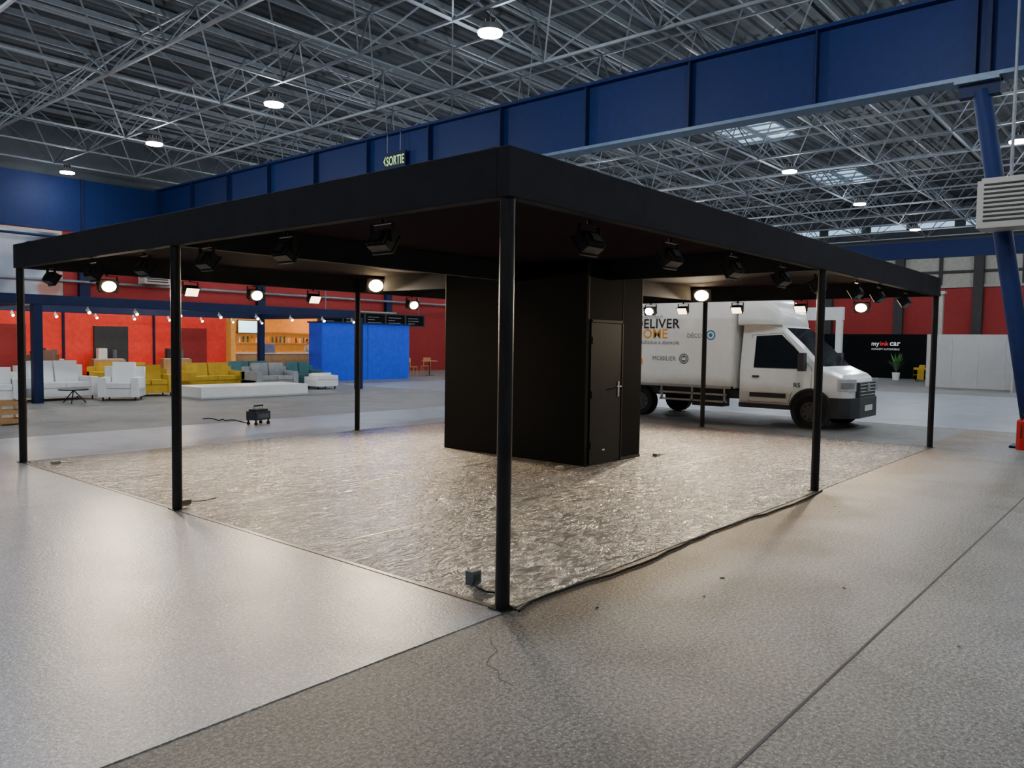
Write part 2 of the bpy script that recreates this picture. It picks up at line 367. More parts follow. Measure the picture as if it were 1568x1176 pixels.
# ------------------------------------------------------------ pavilion
PX0,PX1,PY0,PY1=3.73,14.97,3.23,11.80
PXm,PYm=9.36,7.52
zF,zT=2.60,2.91
pav=empty('canopy_pavilion',(PXm,PYm,0))
b=MB(); t=.06
b.box(PX0-t,PX1+t,PY0-t,PY0+.04,zF,zT,'blackcloth'); b.box(PX0-t,PX1+t,PY1-.04,PY1+t,zF,zT,'blackcloth')
b.box(PX0-t,PX0+.04,PY0+.04,PY1-.04,zF,zT,'blackcloth'); b.box(PX1-.04,PX1+t,PY0+.04,PY1-.04,zF,zT,'blackcloth')
b.obj('fascia',parent=pav,bevel=.006)
b=MB()
def wob(p,q,n):
    out=[]
    for i in range(n+1):
        f=i/n; v=Vector(p).lerp(Vector(q),f)+Vector((random.uniform(-.01,.01),random.uniform(-.01,.01),random.uniform(-.008,.014))); out.append(v)
    return out
for p,q in (((PX0,PY0,zT),(PX1,PY0,zT)),((PX0,PY0,zT),(PX0,PY1,zT)),((PX1,PY0,zT),(PX1,PY1,zT)),((PX0,PY1,zT),(PX1,PY1,zT))):
    b.poly(wob(p,q,70),.012,'blackcloth',6)
b.obj('cloth_hem',parent=pav)
b=MB(); b.box(PX0+.04,PX1-.04,PY0+.04,PY1-.04,2.865,2.895,'ceilcloth'); b.obj('canopy_lining',parent=pav)
b=MB()
b.box(PXm-.04,PXm+.04,PY0+.04,6.18,zF,2.865,'blackcloth'); b.box(PXm-.04,PXm+.04,8.95,PY1-.04,zF,2.865,'blackcloth')
b.box(PX0+.04,8.85,PYm-.04,PYm+.04,zF,2.865,'blackcloth'); b.box(10.25,PX1-.04,PYm-.04,PYm+.04,zF,2.865,'blackcloth')
b.obj('cross_beams',parent=pav)
b=MB()
for (x,y) in ((PX0,PY0),(PXm,PY0),(PX1,PY0),(PX0,PYm),(PX1,PYm),(PX0,PY1),(PXm,PY1),(PX1,PY1)):
    b.tube((x,y,.006),(x,y,zF),.048,'blackmetal',20); b.box(x-.065,x+.065,y-.065,y+.065,.006,.012,'blackmetal')
b.obj('posts',parent=pav)

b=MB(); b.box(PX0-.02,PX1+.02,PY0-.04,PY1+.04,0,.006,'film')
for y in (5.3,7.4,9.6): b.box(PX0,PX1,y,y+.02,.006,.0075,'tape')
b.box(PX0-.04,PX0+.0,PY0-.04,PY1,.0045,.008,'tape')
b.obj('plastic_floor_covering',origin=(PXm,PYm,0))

cab=empty('storage_cabin',(9.55,7.56,0))
CX0,CX1,CY0,CY1=8.85,10.27,6.18,8.95
b=MB(); b.box(CX0,CX1,CY0,CY1,.006,2.863,'black')
b.obj('cabin_panels',parent=cab,bevel=.01)
b=MB()
for y in (7.56,): b.box(CX0-.006,CX0,y-.005,y+.005,.01,2.86,'slot')
b.box(CX0-.004,CX1+.004,CY0-.004,CY0,.006,.05,'blackmetal'); b.box(9.72,9.735,CY0-.004,CY0,.01,2.86,'slot')
b.box(CX0-.012,CX0+.02,CY0-.012,CY0+.02,.006,2.86,'doorblack')
b.obj('panel_seams',parent=cab)
b=MB(); dx0,dx1=8.92,9.68
b.box(dx0-.03,dx0,CY0-.03,CY0,.02,2.03,'doorblack'); b.box(dx1,dx1+.03,CY0-.03,CY0,.02,2.03,'doorblack'); b.box(dx0-.03,dx1+.03,CY0-.03,CY0,2.0,2.04,'doorblack')
b.box(dx0+.004,dx1-.004,CY0-.022,CY0-.001,.03,1.995,'doorblack')
for z in (.3,1.0,1.75): b.tube((dx0,CY0-.032,z-.05),(dx0,CY0-.032,z+.05),.01,'blackmetal',8)
b.box(dx1-.1,dx1-.06,CY0-.032,CY0-.022,.95,1.17,'alu'); b.tube((dx1-.08,CY0-.03,1.1),(dx1-.08,CY0-.075,1.1),.01,'alu',8); b.tube((dx1-.08,CY0-.075,1.1),(dx1-.2,CY0-.075,1.1),.01,'alu',8)
b.box(dx0+.3,dx0+.36,CY0-.026,CY0-.022,.2,.22,'white')
b.obj('door_leaf',parent=cab,bevel=.003)

def flood_mesh(lens,name,tilt=32,k=1.0,glare_lens=False):
    b=MB(); R=Matrix.Translation((0,0,-.13))@Matrix.Rotation(math.radians(-tilt),4,'X')@Matrix.Scale(k,4)
    b.box(-.105,.105,-.035,.05,-.07,.07,'blackmetal',X=R)
    b.box(-.115,.115,.045,.06,-.08,.08,'blackmetal',X=R)
    if glare_lens:
        b.sph((0,.062,0),(.085,.035,.066),lens,16,10,X=R)  # rounded lens shaped after the lamp's round glare
    else:
        b.box(-.1,.1,.06,.064,-.066,.066,lens,X=R)
    for i in range(7):
        x=-.09+i*.03; b.box(x-.004,x+.004,-.06,-.035,-.06,.06,'blackmetal',X=R)
    b.box(-.05,.05,-.075,-.035,-.035,.035,'blackmetal',X=R)
    a=.12*k
    b.box(-a-.005,-a+.005,-.015,.015,-.14,.0,'blackmetal'); b.box(a-.005,a+.005,-.015,.015,-.14,.0,'blackmetal'); b.box(-a,a,-.015,.015,-.008,.0,'blackmetal')
    b.tube((0,0,0),(0,0,.03),.018,'blackmetal',8)
    return b.mesh(name)
fl=flood_mesh('warm','floodlight_lit',18,1.15,True); fl2=flood_mesh('warm','floodlight_glare',12,1.6,True); fd=flood_mesh('warmdim','floodlight')  # lit lamps enlarged to imitate their glare
def flood(x,y,rz,lit,power=0,z=zF,big=False,tilt=32):
    o=bpy.data.objects.new('floodlight',(fl2 if big else fl) if lit else fd); COL.objects.link(o); o.location=(x,y,z-.03); o.rotation_euler=(0,0,math.radians(rz))
    if power:
        l=bpy.data.lights.new('flood_beam','AREA'); l.shape='RECTANGLE'; l.size=.16; l.size_y=.10; l.energy=power; l.color=(1,.80,.56); l.spread=math.radians(115)
        q=bpy.data.objects.new('flood_beam',l); COL.objects.link(q)
        a=math.radians(rz); tt=math.radians(tilt); d=Vector((-math.sin(a)*math.cos(tt),math.cos(a)*math.cos(tt),-math.sin(tt)))
        q.location=Vector((x,y,z-.16))+d*(.2 if big else .15); q.rotation_euler=d.to_track_quat('-Z','Y').to_euler()
for y,p in ((4.54,0),(5.79,0),(7.1,0),(8.4,0),(9.7,0),(11.0,0)): flood(PX0+.1,y,-90,False,p)
for x,p in ((4.76,0),(5.96,0),(7.18,0),(8.41,0),(9.54,8),(10.97,0),(11.98,8),(13.4,0)): flood(x,PY0+.1,0,False,p)
for x,p,l in ((4.8,75,1),(6.04,0,0),(7.15,75,1),(8.3,0,0),(10.63,50,1),(12.3,0,1)): flood(x,PY1-.1,180,bool(l),p,tilt=40)
for y,p,l in ((4.4,75,1),(5.5,0,0),(6.77,0,0),(7.97,0,0),(8.75,35,1),(10.2,0,0)): flood(PX1-.1,y,90,bool(l),p,tilt=40)
flood(9.2,11.14,165,True,150,z=2.87,big=True,tilt=40); flood(14.4,7.3,105,True,150,z=2.87,big=True,tilt=40)

b=MB(); pts=[(3.74,3.10,.014)]
x=3.9
while x<9.6:
    pts.append((x,3.13+.03*math.sin(x*2.1)+random.uniform(-.015,.015),.012)); x+=.22
b.poly(pts,.011,'rubber',6); b.obj('power_cable')
b=MB(); b.poly([(3.96,3.72,.03),(3.9,3.6,.016),(3.88,3.5,.016),(3.93,3.38,.016),(3.8,3.3,.016),(3.74,3.12,.016)],.008,'rubber',6)
b.box(3.93,4.02,3.68,3.75,.008,.1,'txtgrey'); b.box(3.94,4.01,3.675,3.68,.03,.08,'slot'); b.obj('junction_box',bevel=.008)
def sock(x,y):
    b=MB(); b.box(x-.05,x+.05,y-.04,y+.04,.008,.05,'offw'); b.poly([(x+.05,y,.02),(x+.2,y-.03,.015),(x+.35,y+.02,.015)],.007,'offw',5); b.obj('power_socket',bevel=.006)
sock(8.42,6.3); sock(10.5,6.02); sock(3.95,11.3); sock(3.9,7.7)

# ------------------------------------------------------------ box truck
tr=empty('box_truck',(17.5,7.6,0)); cx=17.5; NY=.16
def half(z): return 1.0 if z<1.2 else 1.0-(z-1.2)/.94*.16
st=[(4.96,.45,.98,.70),(5.01,.42,1.07,.84),(5.12,.40,1.14,.94),(5.33,.40,1.22,.985),(5.52,.40,1.30,1.0),(5.95,.40,1.74,1.0),(6.38,.40,2.12,1.0),(6.6,.40,2.22,1.0),(7.30,.40,2.26,1.0)]
b=MB(); rings=[]
for (y,zb_,zt_,wb) in st:
    zbelt=min(1.2,zt_-.12); zs=zt_-.08; wt=min(wb-.01,half(zs)-(1-wb))
    h=[(wb-.05,zb_),(wb,zb_+.1),(wb,zbelt),(wt,zs),(max(wt-.14,.1),zt_)]
    rings.append([(cx-a,y,z) for a,z in h]+[(cx+a,y,z) for a,z in reversed(h)])
n=10
for i in range(len(rings)-1):
    vs=rings[i]+rings[i+1]
    for k in range(n):
        kk=(k+1)%n
        m='truckwhite'
        if i in (4,5) and k==4: m='glass'
        b.add([vs[k],vs[kk],vs[n+kk],vs[n+k]],[(0,1,2,3)],m)
b.add(rings[0],[tuple(range(n))],'truckwhite'); b.add(rings[-1],[tuple(reversed(range(n)))],'truckwhite')
def weld(o,w,ang):
    bmm=bmesh.new(); bmm.from_mesh(o.data); bmesh.ops.remove_doubles(bmm,verts=bmm.verts,dist=.001); bmesh.ops.recalc_face_normals(bmm,faces=bmm.faces); bmm.to_mesh(o.data); bmm.free()
    mo=o.modifiers.new('bevel','BEVEL'); mo.width=w; mo.segments=3; mo.limit_method='ANGLE'; mo.angle_limit=math.radians(ang)
weld(b.obj('cab_body',parent=tr),.03,12)
for sgn in (-1,1):
    b=MB()
    def P(y,z,off=.008): return (cx+sgn*(half(z)+off),y,z)
    def panel(pts,m,off=.008):
        vs=[P(y,z,off) for y,z in pts]; f=tuple(range(len(vs)))
        b.add(vs,[f if sgn<0 else tuple(reversed(f))],m)
    panel([(6.98,1.24),(6.98,1.93),(6.42,1.96),(6.02,1.60),(5.86,1.36),(5.86,1.24)],'glass',.012)
    panel([(5.82,1.26),(5.82,1.34),(5.95,1.52),(6.0,1.26)],'plasticdk',.014)
    def seam(p,q): b.tube(P(*p,.002),P(*q,.002),.006,'txtgrey',5)
    for p,q in (((7.08,.5),(7.08,1.95)),((5.72,.75),(5.72,1.25)),((5.72,1.25),(6.4,2.0)),((7.08,.5),(6.2,.5)),((7.08,1.95),(6.4,2.0)),((6.2,.5),(6.12,.75))): seam(p,q)
    b.box(*(sorted((cx+sgn*1.0,cx+sgn*1.025))),6.25,7.05,.60,.70,'plasticdk'); b.box(*(sorted((cx+sgn*1.0,cx+sgn*1.03))),6.85,7.0,1.03,1.07,'plasticdk')
    b.box(*(sorted((cx+sgn*.93,cx+sgn*1.01))),6.15,7.3,.36,.46,'plasticdk')
    b.tube((cx+sgn*1.0,5.95,1.35),(cx+sgn*1.15,5.9,1.38),.03,'plasticdk',8)
    b.box(*(sorted((cx+sgn*1.08,cx+sgn*1.27))),5.8,5.92,1.2,1.58,'plasticdk')
    b.obj('cab_side_trim',parent=tr,bevel=.006)
    for wy in (5.72,9.8):
        b=MB(); xo=cx+sgn*1.0
        if wy<6:
            for k in range(14):
                a0=math.pi*k/14;a1=math.pi*(k+1)/14
                b.tube((xo+sgn*.0,wy+.43*math.cos(a0),.38+.43*math.sin(a0)),(xo,wy+.43*math.cos(a1),.38+.43*math.sin(a1)),.035,'plasticdk',6)
            b.tube((xo-sgn*.1,wy,.37),(xo+sgn*.006,wy,.37),.42,'slot',28)  # black disc paints the wheel well's shade onto the body side
            b.obj('wheel_arch',parent=tr)
            b=MB()
        xi=xo-sgn*.2; xe=xo+sgn*.02
        b.tube((xi,wy,.35),(xe-sgn*.03,wy,.35),.35,'rubber',32); b.tube((xe-sgn*.03,wy,.35),(xe,wy,.35),.35,'rubber',32,r2=.31)
        b.tube((xe-sgn*.01,wy,.35),(xe+sgn*.004,wy,.35),.215,'rim',24,r2=.2); b.tube((xe,wy,.35),(xe+sgn*.03,wy,.35),.07,'rim',14)
        for k in range(8):
            a=k*math.pi/4; b.tube((xe,wy+.15*math.cos(a),.35+.15*math.sin(a)),(xe+sgn*.008,wy+.15*math.cos(a),.35+.15*math.sin(a)),.028,'slot',8)
        b.obj('wheel',parent=tr)
b=MB()
plan=[(16.5,5.28+NY*.4),(16.48,5.0+NY),(16.62,4.80+NY),(16.92,4.70+NY),(18.08,4.70+NY),(18.38,4.80+NY),(18.52,5.0+NY),(18.5,5.28+NY*.4)]
b.prism(plan,.24,.66,'plasticdk')
b.box(16.95,18.05,4.72+NY,4.84+NY,.66,.98,'plasticdk')
for z in (.72,.79,.86,.93): b.box(17.0,18.0,4.705+NY,4.73+NY,z-.008,z+.008,'alu')
b.box(17.25,17.75,4.685+NY,4.70+NY,.38,.5,'white')
b.box(17.43,17.57,4.69+NY,4.72+NY,.78,.95,'alu')
b.obj('front_bumper',parent=tr,bevel=.03)
for sgn in (-1,1):
    b=MB(); X=Matrix.Translation((cx+sgn*.81,4.92+NY,.92))@Matrix.Rotation(math.radians(sgn*48),4,'Z')
    b.box(-.19,.19,-.08,.06,-.12,.13,'lampglass',X=X); b.box(-.14,.14,-.095,-.08,-.06,.07,'alu',X=X)
    b.obj('headlight',parent=tr,bevel=.03)
    b=MB()
    b.tube((cx+sgn*.15,5.5,1.34),(cx+sgn*.55,5.6,1.48),.01,'slot',5); b.obj('wiper',parent=tr)
b=MB(); sec=[]
for y,z,w in ((6.45,2.24,.78),(6.5,2.45,.86),(6.62,2.62,.93),(6.85,2.78,.98),(7.2,2.9,1.02),(7.36,2.94,1.03)):
    sec.append([(cx-w-.02,y,2.16),(cx-w,y,z-.12),(cx-w+.12,y,z),(cx+w-.12,y,z),(cx+w,y,z-.12),(cx+w+.02,y,2.16)])
for i in range(len(sec)-1):
    for k in range(6):
        kk=(k+1)%6; b.add([sec[i][k],sec[i][kk],sec[i+1][kk],sec[i+1][k]],[(0,1,2,3)],'truckwhite',True)
b.add(sec[0],[tuple(range(6))],'truckwhite'); b.add(sec[-1],[tuple(reversed(range(6)))],'truckwhite')
weld(b.obj('roof_fairing',parent=tr),.04,25)
b=MB(); bx0,bx1,by0,by1=16.43,18.57,7.42,11.8
b.box(bx0,bx1,by0,by1,.74,3.0,'truckwhite'); b.obj('cargo_box',parent=tr,bevel=.03)
b=MB()
for x in (bx0-.006,bx1-.01):
    b.box(x,x+.016,by0,by1,.74,.80,'alu'); b.box(x,x+.016,by0,by1,2.93,3.0,'alu'); b.box(x,x+.016,by0,by0+.05,.74,3.0,'white')
b.box(16.6,16.68,7.35,11.8,.55,.72,'plasticdk'); b.box(18.3,18.4,7.35,11.8,.55,.72,'plasticdk')
b.box(16.5,16.55,7.6,9.3,.42,.46,'alu'); b.box(16.5,16.55,7.6,9.3,.58,.62,'alu')
for y in (7.65,8.45,9.25): b.box(16.5,16.55,y-.02,y+.02,.42,.74,'alu')
b.box(16.62,17.0,7.75,8.5,.32,.6,'plasticdk')
b.box(17.0,18.0,7.3,11.6,.5,.6,'slot'); b.box(16.75,18.25,11.7,11.85,.4,.55,'plasticdk')
b.box(16.5,16.6,9.35,10.35,.70,.74,'plasticdk')
b.obj('chassis_rails',parent=tr)
b=MB(); xd=(0,-1,0);zd=(0,0,1); xx=bx0-.002; dd=-.1
b.text('DELIVER',(xx,10.06+dd,2.10),xd,zd,'txtdark',width=1.2,bold=.018)
b.text('HOME',(xx,10.06+dd,1.86),xd,zd,'txtorange',width=.88,bold=.012)
b.text('deliverhome.fr',(xx,10.02+dd,2.33),xd,zd,'txtgrey',width=.72)
b.text('Installation à domicile',(xx,10.02+dd,1.72),xd,zd,'txtgrey',width=1.15)
b.text('DÉCO',(xx,8.66+dd,1.88),xd,zd,'txtgrey',width=.36)
b.text('MOBILIER',(xx,9.56+dd,1.34),xd,zd,'txtgrey',width=.62)
def disc(y,z,r,m,x=xx-.004): 
    b.tube((x+.003,y,z),(x,y,z),r,m,24)
disc(7.98,1.94,.115,'txtblue'); disc(7.98,1.94,.085,'white',xx-.006); disc(7.98,1.94,.045,'txtblue',xx-.008)
disc(8.64,1.39,.12,'txtgrey'); disc(8.64,1.39,.095,'white',xx-.006); disc(8.64,1.39,.08,'txtgrey',xx-.008); b.box(xx-.012,xx-.008,8.59,8.69,1.36,1.42,'white')
disc(9.85,1.30,.12,'txtorange'); disc(9.85,1.3,.08,'white',xx-.006)
b.obj('lettering',parent=tr)
b=MB(); b.text('R5',(16.49,6.08,.85),xd,zd,'txtdark',width=.14,bold=.02,depth=.012); b.obj('door_lettering',parent=tr)
tr.location.y+=.12

# ------------------------------------------------------------ furniture
def sofa(x,y,rz,w,m,name='sofa',seats=2,h=.85,d=.95,arms=True,chaise=False):
    b=MB(); X=T(x,y,0,rz); aw=.2 if arms else .02
    b.box(-w/2,w/2,-d/2+.05,d/2,.1,.34,m,X)
    b.box(-w/2,w/2,d/2-.2,d/2,.34,h-.08,m,X)
    if arms:
        b.box(-w/2,-w/2+aw,-d/2,d/2,.1,.62,m,X); b.box(w/2-aw,w/2,-d/2,d/2,.1,.62,m,X)
    sw=(w-2*aw)/seats
    for i in range(seats):
        a=-w/2+aw+i*sw
        b.box(a+.01,a+sw-.01,-d/2+.02,d/2-.22,.34,.48,m,X)
        Xc=X@Matrix.Translation((a+sw/2,d/2-.27,.66))@Matrix.Rotation(math.radians(-10),4,'X')
        b.box(-sw/2+.02,sw/2-.02,-.09,.09,-.2,h-.62,m,Xc)
    if chaise:
        b.box(w/2-.9,w/2-.02,-d/2-.6,-d/2+.05,.1,.46,m,X)
    for sx in (-1,1):
        for sy in (-1,1):
            b.tube((sx*(w/2-.1),sy*(d/2-.12),0),(sx*(w/2-.1),sy*(d/2-.12),.1),.025,'blackmetal',8,X=X)
    return b.obj(name,bevel=.05,seg=3)
sofa(6.3,22.8,-15,1.7,'sofaw')
sofa(8.1,23.0,10,1.75,'sofaw',h=1.0,arms=True)
sofa(9.35,21.9,-35,1.0,'sofaw','armchair',seats=1,h=.98)
sofa(8.7,25.2,20,1.1,'sofab','armchair',seats=1,h=1.25)
sofa(10.55,23.1,-8,1.35,'sofay')
sofa(13.3,24.5,5,2.0,'sofay',seats=2)
sofa(11.0,25.6,0,1.9,'sofay',seats=2)
sofa(15.0,23.6,0,1.6,'sofag',seats=2)
sofa(15.6,25.8,0,1.9,'sofat',seats=2)
sofa(16.6,24.2,-5,1.3,'sofat',seats=2)
sofa(6.5,25.6,0,2.2,'sofag',seats=3)
sofa(16.6,22.9,0,.9,'sofaw','pouf',seats=1,h=.5,arms=False,d=.8)
b=MB(); b.box(10.9,14.5,20.6,22.1,0,.05,'greypanel'); b.box(10.95,14.45,20.65,22.05,.05,.34,'white'); b.obj('display_platform',bevel=.01)
b=MB()
b.tube((8.0,21.6,.33),(8.0,21.6,.36),.35,'blackmetal',20); 
for a in (0,2.1,4.2): b.tube((8.0,21.6,.33),(8+.3*math.cos(a),21.6+.3*math.sin(a),0),.015,'blackmetal',6)
b.obj('coffee_table')

bf=empty('booth_frame',(7.75,25,0))
b=MB(); fx0,fx1,fy0,fy1=-2,17.5,22.0,28.2
for y in (fy0,fy1): b.box(fx0,fx1,y-.1,y+.1,2.5,2.75,'navyd')
for x in (fx0,7.3,fx1): b.box(x-.1,x+.1,fy0+.1,fy1-.1,2.5,2.75,'navyd')
for x in (fx0,7.3,fx1):
    for y in (fy0,fy1): b.box(x-.11,x+.11,y-.11,y+.11,0,2.5,'navyd')
b.obj('frame_beams',bevel=.01,parent=bf)
b=MB(); x=fx0+.6
while x<fx1:
    for y in (fy0+.2,fy1-.2):
        b.tube((x,y,2.5),(x,y,2.42),.02,'white',6); b.tube((x,y,2.42),(x,y-.12,2.34),.045,'white',8); b.tube((x,y-.121,2.339),(x,y-.126,2.335),.04,'spotw',8)
    x+=1.25
b.tube((7.5,25,2.68),(12.5,25,2.68),.03,'spotw',6)
b.obj('track_spotlights',parent=bf)
b=MB()
b.box(0,17.0,30.0,30.15,0,2.9,'redb'); 
for x in (2,5.4,9,12.4,15.5): b.box(x-.6,x+.6,29.9,30.0,.0,2.1,'red' if int(x)%2 else 'slot')
for x in (3.8,7.2,10.8,14): b.box(x-.04,x+.04,29.95,30,0,2.75,'navyd')
b.box(0,17,29.97,30.0,2.8,2.9,'white')
b.obj('booth_wall')
b=MB()
for i,x in enumerate((6.5,9.5,11.5,14)):
    b.box(x,x+1.1,29.2,29.6,0,.9,'wood'); b.box(x+.05,x+1.05,29.25,29.55,.9,.93,'white'); b.box(x+.2,x+.5,29.3,29.5,.93,1.3,'slot' if i%2 else 'white'); b.tube((x+.8,29.4,.93),(x+.8,29.4,1.25),.07,'txtgrey',10)
b.obj('display_sideboard')
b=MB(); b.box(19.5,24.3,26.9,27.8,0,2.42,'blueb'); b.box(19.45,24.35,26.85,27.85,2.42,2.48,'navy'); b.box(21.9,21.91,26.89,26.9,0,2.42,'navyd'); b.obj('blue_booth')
cf=empty('cafe_kiosk',(21.5,32.5,0))
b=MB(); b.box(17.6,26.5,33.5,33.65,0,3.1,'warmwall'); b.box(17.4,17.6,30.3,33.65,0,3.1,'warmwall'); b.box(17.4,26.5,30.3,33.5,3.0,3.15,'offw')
b.box(17.6,26.5,33.2,33.5,1.5,1.55,'wood'); b.box(17.6,26.5,33.2,33.5,2.0,2.05,'wood')
x=17.8
while x<26.2:
    b.tube((x,33.35,1.55),(x,33.35,1.75+random.uniform(0,.12)),.045,random.choice(['white','sofab','txtorange','sofat']),8); x+=.22
b.obj('cafe_walls',parent=cf)
b=MB(); b.box(18,26,31.0,31.6,0,1.05,'wood'); b.box(17.9,26.1,30.95,31.65,1.05,1.1,'white'); b.box(19.4,20,31.1,31.5,1.1,1.5,'alu'); b.box(24.2,24.6,31.2,31.5,1.1,1.4,'slot'); b.obj('counter',parent=cf,bevel=.01)
b=MB(); b.box(19.3,20.5,33.05,33.12,1.95,2.6,'slot'); b.box(19.35,20.45,33.04,33.05,2.0,2.55,'screen'); b.obj('menu_screen',parent=cf)
for x in (19.5,23.3):
    l=bpy.data.lights.new('cafe_light','POINT'); l.energy=110; l.color=(1,.5,.16); l.shadow_soft_size=.1
    o=bpy.data.objects.new('cafe_light',l); COL.objects.link(o); o.location=(x,32.2,2.7)
for x,y in ((3,26),(8.5,26.5),(13.5,26.5)):
    l=bpy.data.lights.new('booth_light','POINT'); l.energy=90; l.color=(1,.78,.55); l.shadow_soft_size=.15
    o=bpy.data.objects.new('booth_light',l); COL.objects.link(o); o.location=(x,y,2.4)
b=MB(); mz=2.45; b.box(21.6,28.2,30.0,30.15,mz,mz+.62,'slot')
for i in range(5):
    xx0=21.7+i*1.3; b.box(xx0,xx0+1.18,29.98,30.0,mz+.06,mz+.56,'black')
    for k in range(3): b.box(xx0+.1,xx0+.1+random.uniform(.4,.9),29.97,29.98,mz+.14+k*.13,mz+.155+k*.13,'greypanel')
b.tube((22,30.07,mz+.6),(22,30.07,8.2),.02,'steel',5); b.tube((27.8,30.07,mz+.6),(27.8,30.07,8.2),.02,'steel',5)
b.obj('menu_board')
def chair(x,y,rz,m='wood'):
    b=MB(); X=T(x,y,0,rz)
    b.box(-.21,.21,-.21,.21,.43,.47,m,X)
    for sx in (-.18,.18):
        b.tube((sx,-.18,0),(sx,-.18,.43),.02,m,6,X=X); b.tube((sx,.18,0),(sx,.22,.88),.02,m,6,X=X)
    b.box(-.2,.2,.19,.22,.66,.88,m,X); b.obj('dining_chair')
chair(26.4,29,20); chair(27.9,29.6,-60); chair(28.4,28.3,120)
b=MB(); b.tube((27.4,28.8,.72),(27.4,28.8,.75),.4,'wood',20); b.tube((27.4,28.8,0),(27.4,28.8,.72),.03,'blackmetal',8); b.tube((27.4,28.8,0),(27.4,28.8,.02),.22,'blackmetal',16); b.obj('cafe_table')
b=MB(); b.box(5.5,12.2,33.85,33.93,3.2,5.85,'offw')
pm,nt,bs=new_mat('billboard_print'); tc=nt.nodes.new('ShaderNodeTexCoord'); nn=nt.nodes.new('ShaderNodeTexNoise'); nn.inputs['Scale'].default_value=.55; nn.inputs['Detail'].default_value=1.5
rr=nt.nodes.new('ShaderNodeValToRGB'); cr=rr.color_ramp; cr.interpolation='EASE'
cr.elements[0].position=.36; cr.elements[0].color=(.05,.05,.07,1); cr.elements[1].position=.62; cr.elements[1].color=(.4,.46,.52,1); e=cr.elements.new(.45); e.color=(.2,.25,.32,1); e=cr.elements.new(.7); e.color=(.4,.2,.15,1)
nt.links.new(tc.outputs['Object'],nn.inputs['Vector']); nt.links.new(nn.outputs['Fac'],rr.inputs['Fac']); nt.links.new(rr.outputs['Color'],bs.inputs['Base Color'])
b.box(5.6,12.1,33.84,33.85,3.3,5.75,pm); b.obj('billboard')
b=MB(); b.box(15.0,16.1,32.9,33.5,3.95,4.75,'acgrey')
for i in range(7): b.box(15.1,16.0,32.88,32.9,4.03+i*.1,4.08+i*.1,'slot')
b.box(15.2,15.3,33.5,33.68,4.6,4.66,'steel'); b.box(15.8,15.9,33.5,33.68,4.6,4.66,'steel')
b.obj('unit_heater',bevel=.02)

# ------------------------------------------------------------ right background
b=MB(); b.box(48,48.15,9.5,17.5,0,2.5,'black')
b.text('my',(47.99,13.6,1.85),xd,zd,'txtwhite',width=.42,bold=.02); b.text('ink',(47.99,13.13,1.85),xd,zd,'txtred',width=.45,bold=.02); b.text('car',(47.99,12.62,1.85),xd,zd,'txtwhite',width=.55,bold=.02)
b.text('CONCEPT AUTOMOBILE',(47.99,13.6,1.6),xd,zd,'txtwhite',width=1.5)
for z in (1.6,1.2,.8): b.box(47.98,48,9.9,10.5,z,z+.28,'txtgrey')
b.obj('exhibit_wall')
b=MB(); b.box(39,39.06,-2,8.7,0,2.35,'greypanel'); b.box(36.5,39,5.0,5.06,0,2.35,'greypanel'); b.box(39.06,44,8.64,8.7,0,2.35,'greypanel')
for y in (7.7,6.7,5.7,4,3,2,1,0): b.box(38.985,39,y-.02,y+.02,0,2.35,'alu')
b.obj('partition_panels')
b=MB(); px,py=45.5,11.6
b.tube((px,py,0),(px,py,.4),.16,'white',16,r2=.2)
for i in range(26):
    a=random.uniform(0,6.28); t=random.uniform(.2,.6); hgt=random.uniform(.5,1.1)
    c=Vector((px,py,.4)); e=c+Vector((t*math.cos(a),t*math.sin(a),hgt)); mid=c.lerp(e,.5)+Vector((0,0,.15)); s_=Vector((-math.sin(a),math.cos(a),0))*.06
    b.add([c,mid-s_,e,mid+s_],[(0,1,2,3)],'leaf')
b.obj('potted_plant')
sofa(45.0,10.2,90,.7,'sofay','armchair',seats=1,h=.8,d=.7)
b=MB()
b.box(44,44.3,14,19,3.2,3.9,'white')
for y in (14.2,18.8): b.box(44,44.3,y-.15,y+.15,0,3.2,'white')
b.obj('white_stand')
b=MB(); b.box(46.3,46.6,9.65,9.95,0,4.6,'offw'); b.box(46.2,46.7,9.55,10.05,4.6,4.75,'offw'); b.box(46.2,46.7,9.55,10.05,0,.15,'offw')
b.obj('column')

b=MB(); X=T(8.6,13.96,0,15)
b.box(-.2,.2,-.13,.13,.1,.27,'plasticdk',X); b.box(-.16,.16,-.1,.1,.27,.31,'slot',X)
for sx in (-.17,.17):
    for sy in (-.1,.1): b.tube((sx,sy,.12),(sx,sy,.01),.02,'blackmetal',8,X=X); b.tube((sx-.02,sy,.033),(sx+.02,sy,.033),.03,'rubber',10,X=X)
b.tube((-.12,0,.3),(-.12,0,.38),.012,'alu',6,X=X); b.tube((.12,0,.3),(.12,0,.38),.012,'alu',6,X=X); b.tube((-.12,0,.38),(.12,0,.38),.018,'blackmetal',8,X=X)
b.box(-.15,.15,-.135,-.13,.14,.22,'txtgrey',X)
b.obj('tool_case',bevel=.01)
b=MB(); pts=[]
for i in range(14):
    f=i/13; pts.append((8.5-.25*f,14.25+1.3*f+.2*math.sin(f*6),.02+.03*math.sin(f*9)**2))
b.poly(pts,.012,'rubber',6); b.obj('extension_cord')
b=MB(); X=T(5.15,17.1,0,10)
for z in (.03,.2,.37): b.box(-.25,.25,-.22,-.2,z,z+.08,'wood',X); b.box(-.25,.25,.2,.22,z,z+.08,'wood',X); b.box(-.25,-.23,-.22,.22,z,z+.08,'wood',X); b.box(.23,.25,-.22,.22,z,z+.08,'wood',X)
for sx in (-.24,.22):
    for sy in (-.21,.19): b.box(sx,sx+.03,sy,sy+.03,0,.47,'wood',X)
